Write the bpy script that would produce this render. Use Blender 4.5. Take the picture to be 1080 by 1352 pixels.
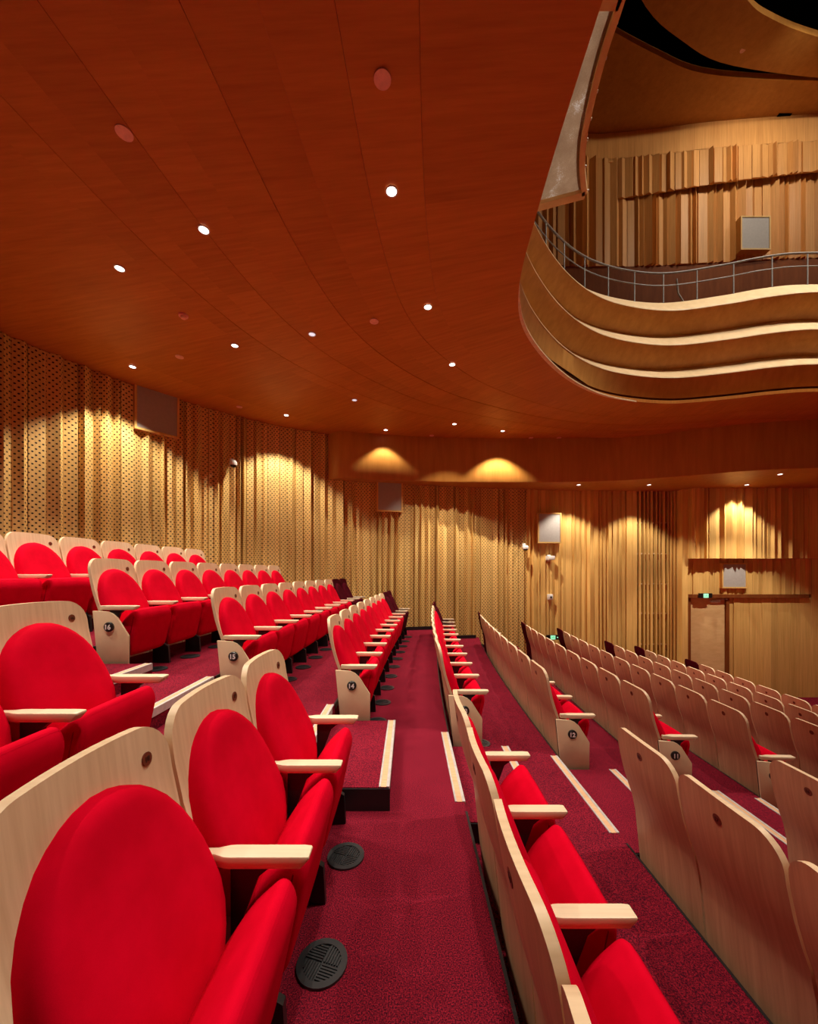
import bpy, bmesh, math, random
from mathutils import Vector, Matrix

for _o in list(bpy.data.objects):
    bpy.data.objects.remove(_o, do_unlink=True)
SC = bpy.context.scene
COL = SC.collection
R = math.radians
random.seed(11)

# ---------------------------------------------------------------- camera
# x: towards the stage, y: along the rows, z: up; z = 0 is the carpet of row 14
EYE, FPX, CX, HZ = 1.5, 510.0, 540.0, 755.0
cam = bpy.data.cameras.new('camera')
cam.sensor_fit = 'HORIZONTAL'
cam.sensor_width = 36.0
cam.lens = 36.0 * FPX / 1080.0
cam.shift_y = (HZ - 676.0) / 1080.0
cam.clip_start = 0.02
cam.clip_end = 200
camo = bpy.data.objects.new('camera', cam)
camo.location = (0, 0, EYE)
camo.rotation_euler = (R(90), 0, 0)
COL.objects.link(camo)
SC.camera = camo

def at(px, py, Y):
    return Vector(((px - CX) / FPX * Y, Y, EYE + (HZ - py) / FPX * Y))
def on_ceil(px, py, H):
    Y = FPX * H / (HZ - py)
    return Vector(((px - CX) / FPX * Y, Y, EYE + H))

# ---------------------------------------------------------------- world and exposure
w = bpy.data.worlds.new('world')
SC.world = w
w.use_nodes = True
w.node_tree.nodes['Background'].inputs[0].default_value = (1.0, 0.55, 0.3, 1)
w.node_tree.nodes['Background'].inputs[1].default_value = 0.01
SC.view_settings.view_transform = 'Standard'
SC.view_settings.look = 'None'
SC.view_settings.exposure = 0.0
SC.view_settings.gamma = 1.0
SC.view_settings.use_curve_mapping = False
SC.cycles.max_bounces = 6
SC.cycles.diffuse_bounces = 4
SC.cycles.glossy_bounces = 2
SC.cycles.transmission_bounces = 3
SC.cycles.sample_clamp_indirect = 4.0
SC.cycles.use_denoising = True

# lamp strengths (watts)
P_ROW = 155.0       # downlights under the balcony
P_WASH = 300.0     # downlights close to the side wall
P_SOFFIT = 190.0    # downlights in the low soffit by the far wall
P_NEAR = 270.0     # downlights over the nearest seats
P_HOUSE = 2100.0    # house lights high over the stalls
WARM = (1.0, 0.87, 0.70)

# ---------------------------------------------------------------- node helpers and materials
def new_mat(name):
    m = bpy.data.materials.new(name)
    m.use_nodes = True
    nt = m.node_tree
    return m, nt, nt.nodes['Principled BSDF']
def node(nt, t, **kw):
    n = nt.nodes.new(t)
    for k, v in kw.items():
        setattr(n, k, v)
    return n
def mathn(nt, op, a, b=None, c=None):
    n = nt.nodes.new('ShaderNodeMath')
    n.operation = op
    for i, v in enumerate((a, b, c)):
        if v is None:
            continue
        if isinstance(v, (int, float)):
            n.inputs[i].default_value = v
        else:
            nt.links.new(v, n.inputs[i])
    return n.outputs[0]
def ramp(nt, fac, stops):
    r = nt.nodes.new('ShaderNodeValToRGB')
    while len(r.color_ramp.elements) < len(stops):
        r.color_ramp.elements.new(0.5)
    for e, (p, c) in zip(r.color_ramp.elements, stops):
        e.position = p
        e.color = (*c, 1)
    nt.links.new(fac, r.inputs[0])
    return r.outputs[0]
def mixc(nt, fac, a, b, blend='MIX'):
    n = nt.nodes.new('ShaderNodeMix')
    n.data_type = 'RGBA'
    n.blend_type = blend
    for i, v in ((0, fac), (6, a), (7, b)):
        if isinstance(v, (int, float)):
            n.inputs[i].default_value = v
        elif isinstance(v, tuple):
            n.inputs[i].default_value = (*v, 1)
        else:
            nt.links.new(v, n.inputs[i])
    return n.outputs[2]
def coords(nt, which='Object', scale=(1, 1, 1)):
    tc = nt.nodes.new('ShaderNodeTexCoord')
    mp = nt.nodes.new('ShaderNodeMapping')
    mp.inputs['Scale'].default_value = scale
    nt.links.new(tc.outputs[which], mp.inputs[0])
    return mp.outputs[0]
def noise(nt, vec, scale, detail=4, rough=0.55):
    n = nt.nodes.new('ShaderNodeTexNoise')
    n.inputs['Scale'].default_value = scale
    n.inputs['Detail'].default_value = detail
    n.inputs['Roughness'].default_value = rough
    nt.links.new(vec, n.inputs['Vector'])
    return n.outputs['Fac']
def bump(nt, bs, h, strength, dist=0.01):
    b = nt.nodes.new('ShaderNodeBump')
    b.inputs['Strength'].default_value = strength
    b.inputs['Distance'].default_value = dist
    nt.links.new(h, b.inputs['Height'])
    nt.links.new(b.outputs[0], bs.inputs['Normal'])

def plain(name, col, rough=0.5, metal=0.0, var=0.12, spec=0.5, sheen=0.0):
    m, nt, bs = new_mat(name)
    f = noise(nt, coords(nt, 'Object'), 22, 3)
    c = ramp(nt, f, [(0.3, tuple(x * (1 - var) for x in col)), (0.7, tuple(min(1, x * (1 + var)) for x in col))])
    nt.links.new(c, bs.inputs['Base Color'])
    bs.inputs['Roughness'].default_value = rough
    bs.inputs['Metallic'].default_value = metal
    bs.inputs['Specular IOR Level'].default_value = spec
    return m
def wood(name, dark, light, rough=0.5, scale=(60, 60, 3), which='Object', spec=0.4, holes=False, tint=0.0):
    m, nt, bs = new_mat(name)
    v = coords(nt, which, scale)
    f = noise(nt, v, 1.0, 5, 0.6)
    f2 = noise(nt, coords(nt, which, tuple(s * 0.12 for s in scale)), 1.0, 3)
    f3 = mathn(nt, 'ADD', mathn(nt, 'MULTIPLY', f, 0.65), mathn(nt, 'MULTIPLY', f2, 0.35))
    c = ramp(nt, f3, [(0.34, dark), (0.66, light)])
    if tint:
        oi = nt.nodes.new('ShaderNodeObjectInfo')
        k = mathn(nt, 'MULTIPLY_ADD', oi.outputs['Random'], 2 * tint, 1 - tint)
        cv = nt.nodes.new('ShaderNodeCombineColor')
        for i in range(3):
            nt.links.new(k, cv.inputs[i])
        c = mixc(nt, 1.0, c, cv.outputs[0], 'MULTIPLY')
    if holes:
        tc = nt.nodes.new('ShaderNodeTexCoord')
        sp = nt.nodes.new('ShaderNodeSeparateXYZ')
        nt.links.new(tc.outputs['UV'], sp.inputs[0])
        pu, pv = 0.085, 0.046
        vr = mathn(nt, 'DIVIDE', sp.outputs[1], pv)
        par = mathn(nt, 'MULTIPLY', mathn(nt, 'MODULO', mathn(nt, 'FLOOR', vr), 2.0), 0.5)
        uu = mathn(nt, 'ADD', mathn(nt, 'DIVIDE', sp.outputs[0], pu), par)
        du = mathn(nt, 'MULTIPLY', mathn(nt, 'SUBTRACT', mathn(nt, 'FRACT', uu), 0.5), pu / 0.0150)
        dv = mathn(nt, 'MULTIPLY', mathn(nt, 'SUBTRACT', mathn(nt, 'FRACT', vr), 0.5), pv / 0.0125)
        d = mathn(nt, 'ADD', mathn(nt, 'MULTIPLY', du, du), mathn(nt, 'MULTIPLY', dv, dv))
        hole = mathn(nt, 'LESS_THAN', d, 1.0)
        c = mixc(nt, hole, c, (0.012, 0.004, 0.002))
    nt.links.new(c, bs.inputs['Base Color'])
    bs.inputs['Roughness'].default_value = rough
    bs.inputs['Specular IOR Level'].default_value = spec
    bump(nt, bs, f, 0.04, 0.003)
    return m

M = {}
M['chair_wood'] = wood('pale_beech', (0.70, 0.50, 0.31), (0.86, 0.66, 0.45), 0.42, (4, 55, 3))
M['chair_rear'] = wood('brown_veneer', (0.44, 0.23, 0.13), (0.60, 0.34, 0.20), 0.38, (4, 50, 3))
M['arm_wood'] = wood('pale_beech_arm', (0.76, 0.60, 0.41), (0.90, 0.74, 0.54), 0.38, (4, 70, 70))
M['wall_wood'] = wood('golden_wall_veneer', (0.62, 0.37, 0.10), (0.82, 0.53, 0.18), 0.5, (40, 40, 1.2), tint=0.14)
M['wall_perf'] = wood('perforated_wall_veneer', (0.66, 0.42, 0.13), (0.86, 0.58, 0.21), 0.5, (40, 40, 1.2), holes=True, tint=0.12)
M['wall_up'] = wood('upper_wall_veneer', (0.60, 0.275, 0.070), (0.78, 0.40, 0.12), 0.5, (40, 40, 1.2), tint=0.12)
M['fascia'] = wood('fascia_veneer', (0.42, 0.175, 0.03), (0.55, 0.25, 0.05), 0.42, (9, 9, 1.0))
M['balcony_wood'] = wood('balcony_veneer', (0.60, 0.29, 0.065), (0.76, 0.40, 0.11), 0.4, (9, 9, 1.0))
M['door_wood'] = wood('door_veneer', (0.74, 0.48, 0.21), (0.86, 0.60, 0.29), 0.45, (5, 5, 14))
M['dark_wood_and_shade'] = wood('dark_reddish_board_and_shade', (0.17, 0.045, 0.011), (0.25, 0.072, 0.018), 0.6, (12, 12, 2), spec=0.1)  # dark boards; on the upper wall band its darkness is painted shade
M['fin_top'] = wood('pale_fin_face', (0.72, 0.52, 0.29), (0.86, 0.66, 0.41), 0.4, (9, 9, 1.0))
M['pale_trim'] = plain('pale_trim', (0.80, 0.62, 0.40), 0.45)
M['black'] = plain('black_metal', (0.012, 0.012, 0.014), 0.4)
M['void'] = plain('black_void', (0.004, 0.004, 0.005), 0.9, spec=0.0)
M['white'] = plain('white_plastic', (0.80, 0.79, 0.77), 0.4, var=0.04)
M['grey_cloth'] = plain('grey_grille_cloth', (0.42, 0.40, 0.38), 0.85, var=0.05)
M['steel'] = plain('grey_rail_steel', (0.26, 0.255, 0.25), 0.5, 0.3)
M['alu'] = plain('aluminium_edge', (0.62, 0.60, 0.60), 0.4, 0.3)
M['nosing'] = wood('tan_nosing_insert', (0.62, 0.36, 0.20), (0.76, 0.48, 0.29), 0.6, (6, 40, 40))
M['plate'] = plain('dark_red_plate', (0.15, 0.028, 0.014), 0.35)
M['plate_ink'] = plain('plate_ink', (0.035, 0.008, 0.006), 0.5)
M['vent'] = plain('black_vent', (0.02, 0.024, 0.028), 0.38)
M['badge'] = plain('black_badge', (0.008, 0.008, 0.009), 0.28)
M['badge_ink'] = plain('white_numeral', (0.92, 0.92, 0.92), 0.5, var=0.02)
M['blank'] = plain('salmon_cover_plate', (0.85, 0.48, 0.38), 0.5)
M['ring'] = plain('grey_downlight_trim', (0.55, 0.55, 0.56), 0.35, 0.5)
M['smoked'] = plain('smoked_dome', (0.01, 0.01, 0.012), 0.12)

def mk_fabric(name, a, b):
    m, nt, bs = new_mat(name)
    f = noise(nt, coords(nt, 'Object', (1, 1, 1)), 9, 3)
    g = noise(nt, coords(nt, 'Object', (1, 1, 1)), 700, 2)
    c = ramp(nt, mathn(nt, 'ADD', mathn(nt, 'MULTIPLY', f, 0.6), mathn(nt, 'MULTIPLY', g, 0.4)), [(0.3, a), (0.7, b)])
    nt.links.new(c, bs.inputs['Base Color'])
    bs.inputs['Roughness'].default_value = 0.85
    bs.inputs['Specular IOR Level'].default_value = 0.03
    bump(nt, bs, g, 0.12, 0.002)
    return m
M['red'] = mk_fabric('red_upholstery', (0.54, 0.0006, 0.014), (0.70, 0.001, 0.024))
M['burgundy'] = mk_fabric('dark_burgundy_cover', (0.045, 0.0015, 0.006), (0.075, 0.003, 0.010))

def mk_carpet():
    m, nt, bs = new_mat('speckled_red_carpet')
    v = coords(nt, 'Object')
    f = noise(nt, v, 190, 3, 0.7)
    g = noise(nt, v, 2.2, 3)
    c = ramp(nt, f, [(0.40, (0.030, 0.007, 0.018)), (0.50, (0.20, 0.009, 0.024)), (0.66, (0.44, 0.020, 0.046))])
    k = ramp(nt, g, [(0.3, (0.78, 0.78, 0.78)), (0.7, (1, 1, 1))])
    nt.links.new(mixc(nt, 1.0, c, k, 'MULTIPLY'), bs.inputs['Base Color'])
    bs.inputs['Roughness'].default_value = 0.95
    bs.inputs['Specular IOR Level'].default_value = 0.05
    bump(nt, bs, f, 0.5, 0.004)
    return m
M['carpet'] = mk_carpet()

def mk_ceiling():
    m, nt, bs = new_mat('ceiling_veneer')
    uvs = coords(nt, 'UV', (1.6, 22.0, 1))      # uv in metres: u across the strip, v along it
    f = noise(nt, uvs, 1.0, 5, 0.6)
    g = noise(nt, coords(nt, 'UV', (0.5, 2.5, 1)), 1.0, 3)
    oi = nt.nodes.new('ShaderNodeObjectInfo')
    k = mathn(nt, 'MULTIPLY_ADD', oi.outputs['Random'], 0.12, -0.06)
    s = mathn(nt, 'ADD', mathn(nt, 'ADD', mathn(nt, 'MULTIPLY', f, 0.6), mathn(nt, 'MULTIPLY', g, 0.4)), k)
    c = ramp(nt, s, [(0.30, (0.40, 0.135, 0.022)), (0.70, (0.60, 0.225, 0.042))])
    nt.links.new(c, bs.inputs['Base Color'])
    bs.inputs['Roughness'].default_value = 0.45
    bs.inputs['Specular IOR Level'].default_value = 0.15
    bump(nt, bs, f, 0.08, 0.004)
    return m
M['ceiling'] = mk_ceiling()

def emit(name, col, s):
    m, nt, bs = new_mat(name)
    bs.inputs['Base Color'].default_value = (*col, 1)
    bs.inputs['Emission Color'].default_value = (*col, 1)
    bs.inputs['Emission Strength'].default_value = s
    return m
M['lamp'] = emit('lamp_face', (1.0, 0.95, 0.88), 6.0)
M['lamp_dim'] = emit('lamp_face_dim', (0.85, 0.88, 1.0), 0.8)
M['exit_green'] = emit('exit_green', (0.03, 0.55, 0.25), 0.8)
M['exit_white'] = emit('exit_white', (0.45, 1.0, 0.66), 0.75)

def mk_film():
    m, nt, bs = new_mat('dusty_plastic_film')
    v = coords(nt, 'Object', (1.5, 1.0, 1))
    f = noise(nt, v, 2.3, 6, 0.7)
    g = noise(nt, coords(nt, 'Object'), 120, 2)
    c = ramp(nt, mathn(nt, 'ADD', mathn(nt, 'MULTIPLY', f, 0.75), mathn(nt, 'MULTIPLY', g, 0.25)),
             [(0.44, (0.33, 0.22, 0.15)), (0.58, (0.43, 0.31, 0.22)), (0.66, (0.75, 0.76, 0.82))])
    nt.links.new(c, bs.inputs['Base Color'])
    bs.inputs['Roughness'].default_value = 0.3
    bump(nt, bs, f, 0.5, 0.03)
    tr = nt.nodes.new('ShaderNodeBsdfTranslucent')
    nt.links.new(c, tr.inputs[0])
    mx = nt.nodes.new('ShaderNodeMixShader')
    mx.inputs[0].default_value = 0.65
    nt.links.new(bs.outputs[0], mx.inputs[1]); nt.links.new(tr.outputs[0], mx.inputs[2])
    nt.links.new(mx.outputs[0], nt.nodes['Material Output'].inputs[0])
    return m
M['film'] = mk_film()

# ---------------------------------------------------------------- mesh helpers
class MB:
    """collects vertices and faces of one mesh"""
    def __init__(s):
        s.v, s.f, s.m, s.uv = [], [], [], {}
    def face(s, idx, mi=0, uv=None):
        if uv:
            s.uv[len(s.f)] = uv
        s.f.append(tuple(idx)); s.m.append(mi)
    def add(s, pts):
        b = len(s.v)
        s.v.extend(tuple(p) for p in pts)
        return b
    def box(s, x0, x1, y0, y1, z0, z1, mi=0):
        b = s.add([(x, y, z) for z in (z0, z1) for y in (y0, y1) for x in (x0, x1)])
        for q in ((0, 2, 3, 1), (4, 5, 7, 6), (0, 1, 5, 4), (2, 6, 7, 3), (0, 4, 6, 2), (1, 3, 7, 5)):
            s.face([b + i for i in q], mi)
        return s
    def obox(s, c, ax, ay, az, mi=0):
        c, ax, ay, az = Vector(c), Vector(ax), Vector(ay), Vector(az)
        b = s.add([c + ax * x + ay * y + az * z for z in (-1, 1) for y in (-1, 1) for x in (-1, 1)])
        for q in ((0, 2, 3, 1), (4, 5, 7, 6), (0, 1, 5, 4), (2, 6, 7, 3), (0, 4, 6, 2), (1, 3, 7, 5)):
            s.face([b + i for i in q], mi)
        return s
    def prism_y(s, poly, y0, y1, mi=0):
        n = len(poly)
        b = s.add([(x, y0, z) for x, z in poly] + [(x, y1, z) for x, z in poly])
        s.face([b + i for i in range(n)], mi)
        s.face([b + n + i for i in reversed(range(n))], mi)
        for i in range(n):
            j = (i + 1) % n
            s.face((b + j, b + i, b + n + i, b + n + j), mi)
        return s
    def disc(s, c, n, r, depth, seg=20, mi=0, r2=None):
        """short cylinder from c along n"""
        c, n = Vector(c), Vector(n).normalized()
        u = n.orthogonal().normalized(); v = n.cross(u)
        r2 = r if r2 is None else r2
        ring = [u * math.cos(2 * math.pi * i / seg) + v * math.sin(2 * math.pi * i / seg) for i in range(seg)]
        b = s.add([c + q * r for q in ring] + [c + n * depth + q * r2 for q in ring])
        s.face([b + i for i in reversed(range(seg))], mi)
        s.face([b + seg + i for i in range(seg)], mi)
        for i in range(seg):
            j = (i + 1) % seg
            s.face((b + i, b + j, b + seg + j, b + seg + i), mi)
        return s
    def ring(s, c, n, r0, r1, depth, seg=20, mi=0):
        c, n = Vector(c), Vector(n).normalized()
        u = n.orthogonal().normalized(); v = n.cross(u)
        d = [u * math.cos(2 * math.pi * i / seg) + v * math.sin(2 * math.pi * i / seg) for i in range(seg)]
        b = s.add([c + q * r1 for q in d] + [c + n * depth + q * r1 for q in d] + [c + n * depth + q * r0 for q in d] + [c + q * r0 for q in d])
        for i in range(seg):
            j = (i + 1) % seg
            for k in range(4):
                l = (k + 1) % 4
                s.face((b + k * seg + i, b + k * seg + j, b + l * seg + j, b + l * seg + i), mi)
        return s
    def tube(s, pts, r, seg=8, mi=0, cap=True):
        pts = [Vector(p) for p in pts]
        prev = None
        n = len(pts)
        for i, p in enumerate(pts):
            t = (pts[min(i + 1, n - 1)] - pts[max(i - 1, 0)]).normalized()
            ref = Vector((0, 0, 1)) if abs(t.z) < 0.9 else Vector((1, 0, 0))
            u = t.cross(ref).normalized(); v = u.cross(t)
            b = s.add([p + (u * math.cos(2 * math.pi * k / seg) + v * math.sin(2 * math.pi * k / seg)) * r for k in range(seg)])
            if prev is not None:
                for k in range(seg):
                    l = (k + 1) % seg
                    s.face((prev + k, prev + l, b + l, b + k), mi)
            elif cap:
                s.face([b + k for k in reversed(range(seg))], mi)
            prev = b
        if cap:
            s.face([prev + k for k in range(seg)], mi)
        return s
    def sweep(s, rows, mi=0, closed=False, uvs=None):
        """rows: list of equal-length point lists joined by quads"""
        n = len(rows[0])
        bs = [s.add(r) for r in rows]
        for i in range(len(rows) - 1):
            for k in range(n if closed else n - 1):
                l = (k + 1) % n
                uv = None
                if uvs:
                    uv = [uvs[i][k], uvs[i][l], uvs[i + 1][l], uvs[i + 1][k]]
                s.face((bs[i] + k, bs[i] + l, bs[i + 1] + l, bs[i + 1] + k), mi, uv)
        return s
    def mesh(s, name, mats, smooth=None, bevel=0, seg=2):
        me = bpy.data.meshes.new(name)
        me.from_pydata(s.v, [], s.f)
        if not isinstance(mats, (list, tuple)):
            mats = [mats]
        for m in mats:
            me.materials.append(M[m])
        me.polygons.foreach_set('material_index', s.m)
        if s.uv:
            l = me.uv_layers.new(name='UVMap')
            for fi, uv in s.uv.items():
                p = me.polygons[fi]
                for k, li in enumerate(p.loop_indices):
                    l.data[li].uv = uv[k]
        bm = bmesh.new(); bm.from_mesh(me)
        if not s.uv:
            bmesh.ops.recalc_face_normals(bm, faces=bm.faces)
        if bevel:
            bmesh.ops.bevel(bm, geom=[e for e in bm.edges if e.calc_face_angle(0) > R(25)], offset=bevel, segments=seg, affect='EDGES', profile=0.5)
        bm.to_mesh(me); bm.free()
        if smooth is not None:
            me.set_sharp_from_angle(angle=R(smooth))
            me.polygons.foreach_set('use_smooth', [True] * len(me.polygons))
        me.update()
        return me

def obj(name, me, parent=None, loc=None, rz=None):
    o = bpy.data.objects.new(name, me)
    COL.objects.link(o)
    if parent is not None:
        o.parent = parent
    if loc is not None:
        o.location = loc
    if rz is not None:
        o.rotation_euler = (0, 0, rz)
    return o
def empty(name, loc=(0, 0, 0), rz=0):
    o = obj(name, None, None, loc, rz)
    o.empty_display_size = 0.1
    return o
def tag(o, label, cat, group=None):
    o['label'] = label; o['category'] = cat
    if group:
        o['group'] = group
    return o
def struct(o, label=None):
    o['kind'] = 'structure'
    if label:
        o['label'] = label
    return o
_text_cache = {}
def text_mesh(txt, size, mat, ext=0.0006):
    """flat lettering in the local xz plane, facing -y, centred"""
    key = (txt, size, mat)
    if key in _text_cache:
        return _text_cache[key]
    cu = bpy.data.curves.new('numeral', 'FONT')
    cu.body = txt; cu.size = size; cu.extrude = ext; cu.offset = size * 0.035
    cu.align_x = 'CENTER'; cu.align_y = 'CENTER'; cu.resolution_u = 3
    o = bpy.data.objects.new('tmp', cu)
    COL.objects.link(o)
    dg = bpy.context.evaluated_depsgraph_get()
    me = bpy.data.meshes.new_from_object(o.evaluated_get(dg))
    bpy.data.objects.remove(o, do_unlink=True)
    xs = [v.co.x for v in me.vertices]; ys = [v.co.y for v in me.vertices]
    cx, cy = (min(xs) + max(xs)) / 2, (min(ys) + max(ys)) / 2
    me.transform(Matrix.Rotation(R(90), 4, 'X') @ Matrix.Translation((-cx, -cy, 0)))
    me.materials.clear(); me.materials.append(M[mat])
    _text_cache[key] = me
    return me

def catmull(P, n):
    """n points evenly spaced in parameter through control points P"""
    P = [Vector(p) for p in P]
    out = []
    N = len(P) - 1
    for i in range(n):
        t = i / (n - 1) * N
        k = min(int(t), N - 1); u = t - k
        p0 = P[max(k - 1, 0)]; p1 = P[k]; p2 = P[k + 1]; p3 = P[min(k + 2, N)]
        out.append(0.5 * ((2 * p1) + (p2 - p0) * u + (2 * p0 - 5 * p1 + 4 * p2 - p3) * u * u + (3 * p1 - p0 - 3 * p2 + p3) * u ** 3))
    return out
def normals_right(C):
    out = []
    for i in range(len(C)):
        d = C[min(i + 1, len(C) - 1)] - C[max(i - 1, 0)]
        out.append(Vector((d.y, -d.x)).normalized())
    return out
def walk(C):
    """(lengths, point(s), tangent(s)) along a polyline"""
    L = [0.0]
    for a, b in zip(C, C[1:]):
        L.append(L[-1] + (b - a).length)
    def pt(s):
        s = min(max(s, 0), L[-1])
        lo, hi = 0, len(L) - 1
        while hi - lo > 1:
            m = (lo + hi) // 2
            if L[m] <= s: lo = m
            else: hi = m
        u = (s - L[lo]) / max(1e-9, L[hi] - L[lo])
        return C[lo].lerp(C[hi], u), (C[hi] - C[lo]).normalized()
    return L, pt

# ---------------------------------------------------------------- plan of the house
HC = 3.30                    # ceiling under the balcony, above the eye
H_SOF = 2.25                 # low soffit along the far wall
ROWS = list(range(7, 18))
ZR = {18: 1.12, 17: 0.84, 16: 0.565, 15: 0.288, 14: 0.0, 13: -0.26, 12: -0.52, 11: -0.765, 10: -1.01, 9: -1.255, 8: -1.50, 7: -1.74, 6: -1.98}
def tip(r):                  # x of the arm-rest tips of row r where the aisle crosses it
    return -0.302 + (14 - r) * 1.05
def dev(y):                  # the rows bow gently towards the stage
    return 0.0075 * max(0.0, y - 2.5) ** 2
def edge(r):                 # front edge of the tier behind row r
    return tip(r) - 0.388
def aisle_far(r):            # first seat of the section beyond the aisle
    return 3.59 + (14 - r) * 0.085
def aisle_near(r):           # last seat of the section on this side
    return 2.31 + (14 - r) * 0.085
PITCH = 0.556

BC = [(1.1, -6), (1.1, 0), (1.12, 2.3), (1.18, 3.6), (1.28, 4.5), (1.53, 5.2), (2.07, 5.96), (2.75, 6.65), (3.5, 7.17), (4.3, 7.46),
      (5.2, 7.57), (6.1, 7.38), (6.75, 7.18), (7.5, 7.07), (9, 7.12), (12, 7.5), (16, 8)]
WC = [(-7.5, -6), (-7.4, 0), (-7.0, 2.6), (-6.5, 5.0), (-5.6, 6.9), (-4.2, 8.5), (-2.3, 9.9), (-.2, 10.5), (1.6, 10.9), (3.1, 11.2),
      (5, 11.3), (6.3, 11.3), (7.0, 11.3), (8, 11.3), (9.5, 11.3), (12, 11.3), (16, 11.3)]
BAL = catmull(BC, 129)
BALN = normals_right(BAL)
OUT = catmull(WC, 129)
WALLC = [(-7.0, -6), (-6.95, -2), (-6.85, 1.0), (-6.6, 3.2), (-6.25, 4.4), (-5.72, 5.5), (-5.0, 6.98), (-3.95, 8.15), (-2.95, 8.95), (-1.9, 9.5), (-.2, 10.0),
         (1.6, 10.35), (3.1, 10.6), (4.8, 10.75), (6.35, 10.8)]
WALL = catmull(WALLC, 160)

# ---------------------------------------------------------------- floor: carpeted tiers
YS = [-6.0, -3, 0.0, 1.0, 2.0, 2.5] + [2.5 + 0.5 * i for i in range(1, 19)]
mb = MB()
for r in range(6, 19):
    x0 = (lambda y, r=r: edge(r) + dev(y)) if r < 18 else (lambda y: -9.0)
    x1 = (lambda y, r=r: edge(r - 1) + dev(y)) if r > 6 else (lambda y: 18.0)
    mb.sweep([[(x0(y), y, ZR[r]), (x1(y), y, ZR[r])] for y in YS])
    if r > 6:
        mb.sweep([[(x1(y), y, ZR[r]), (x1(y), y, ZR[r - 1])] for y in YS])
floor = struct(obj('floor', mb.mesh('floor', 'carpet')), 'speckled red carpet on stepped seating tiers')

# half steps, nosings and black edge strips in the aisle
for r in range(8, 18):
    y0, y1 = aisle_near(r) + 0.12, aisle_far(r) - 0.07
    e = edge(r) + dev(3)                 # edge of the tier behind row r (z of r + 1)
    zt, zl = ZR[r + 1] if r < 18 else 0, ZR[r]
    hz = (zt + zl) / 2
    m1 = MB().box(e + 0.012, e + 0.56, y0, y1, zl, hz, 0).box(e + 0.012, e + 0.568, y0 - 0.008, y0, zl, hz - 0.006, 1)
    obj('step', m1.mesh('step', ['carpet', 'black']), floor)
    for xe, ze in ((e + 0.56, hz), (e, zt)):
        n = MB()
        n.box(xe - 0.062, xe - 0.050, y0, y1, ze, ze + 0.006, 0)
        n.box(xe - 0.050, xe - 0.014, y0, y1, ze, ze + 0.004, 1)
        n.box(xe - 0.014, xe + 0.005, y0, y1, ze - 0.05, ze + 0.006, 0)
        obj('nosing', n.mesh('nosing', ['alu', 'nosing']), floor)
    ya = aisle_far(r) - 0.05
    for a, b in ((-0.5, y0 - 0.1), (ya, 9.7)):
        ys = [a + (b - a) * i / 14 for i in range(15)]
        s = MB().sweep([[(edge(r) + dev(y) - 0.008, y, zt + 0.003), (edge(r) + dev(y) + 0.006, y, zt + 0.003), (edge(r) + dev(y) + 0.006, y, zt - 0.05)] for y in ys])
        obj('edge_strip', s.mesh('edge_strip', 'black'), floor)

# ---------------------------------------------------------------- walls
def shell(name, C, z0, z1, mat, off=0.0):
    N = normals_right(C)
    rows = []
    for p, n in zip(C, N):
        q = p - n * 0.0 + n * off
        rows.append([(q.x, q.y, z0), (q.x, q.y, z1)])
    o = obj(name, MB().sweep(rows).mesh(name, mat, 60))
    return struct(o)
wall_left = shell('wall_left', WALL, -2.2, EYE + HC + 0.2, 'wall_wood')
wall_left['label'] = 'curved side wall of perforated golden wood pleats'
def pleats(parent, C, s0, s1, zf, mat, seed, wmin=0.09, wmax=0.22, dmin=0.03, dmax=0.11, uv=True, name='pleat'):
    """vertical folded wood panels along C; zf(point) gives (z0, z1) or None"""
    rnd = random.Random(seed)
    L, pt = walk(C)
    s = s0
    while s < s1:
        wd = rnd.uniform(wmin, wmax)
        a, _ = pt(s); b, _ = pt(s + wd)
        t = (b - a); wl = t.length
        if wl < 1e-4:
            break
        t.normalize()
        n = Vector((t.y, -t.x))
        z = zf((a + b) / 2)
        s += wd
        if z is None:
            continue
        z0, z1 = z
        k = rnd.choice((0.22, 0.35, 0.5, 0.65, 0.8)); d = rnd.uniform(dmin, dmax)
        flat = rnd.random() < 0.22
        base = 0.012
        if flat:
            sec = [(0.003, 0), (0.003, d * 0.55), (wl - 0.003, d * 0.55), (wl - 0.003, 0)]
        else:
            sec = [(0.002, 0), (0.002, base), (k * wl, d + base), (wl - 0.002, base), (wl - 0.002, 0)]
        pts = [a + t * u + n * v for u, v in sec]
        m = MB()
        nn = len(pts)
        bb = m.add([(p.x, p.y, z0) for p in pts] + [(p.x, p.y, z1) for p in pts])
        acc = rnd.uniform(0, 0.085)
        for i in range(nn - 1):
            ln = (pts[i + 1] - pts[i]).length
            m.face((bb + i, bb + i + 1, bb + nn + i + 1, bb + nn + i), 0, [(acc, z0), (acc + ln, z0), (acc + ln, z1), (acc, z1)])
            acc += ln
        m.face([bb + i for i in reversed(range(nn))], 0, [(0.042, 0.0)] * nn)
        m.face([bb + nn + i for i in range(nn)], 0, [(0.042, 0.0)] * nn)
        obj(name, m.mesh(name, mat), parent)
Lw, ptw = walk(WALL)
def s_at(C, test):
    L, _ = walk(C)
    for i, p in enumerate(C):
        if test(p):
            return L[i]
    return L[-1]
sA = s_at(WALL, lambda p: p.y > 4.6)
sB = s_at(WALL, lambda p: p.x > 3.12)
sC = Lw[-1]
def zwall(p):
    top = EYE + HC + 0.05 if p.x < -1.7 else EYE + H_SOF + 0.03
    lo = -0.02 if p.x > -0.6 else 0.25
    if p.x > 0.4: lo = -0.3
    if p.x > 1.5: lo = -0.9
    if p.x > 3: lo = -1.8
    if p.x < -3.4: lo = 0.8
    return lo, top
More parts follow.
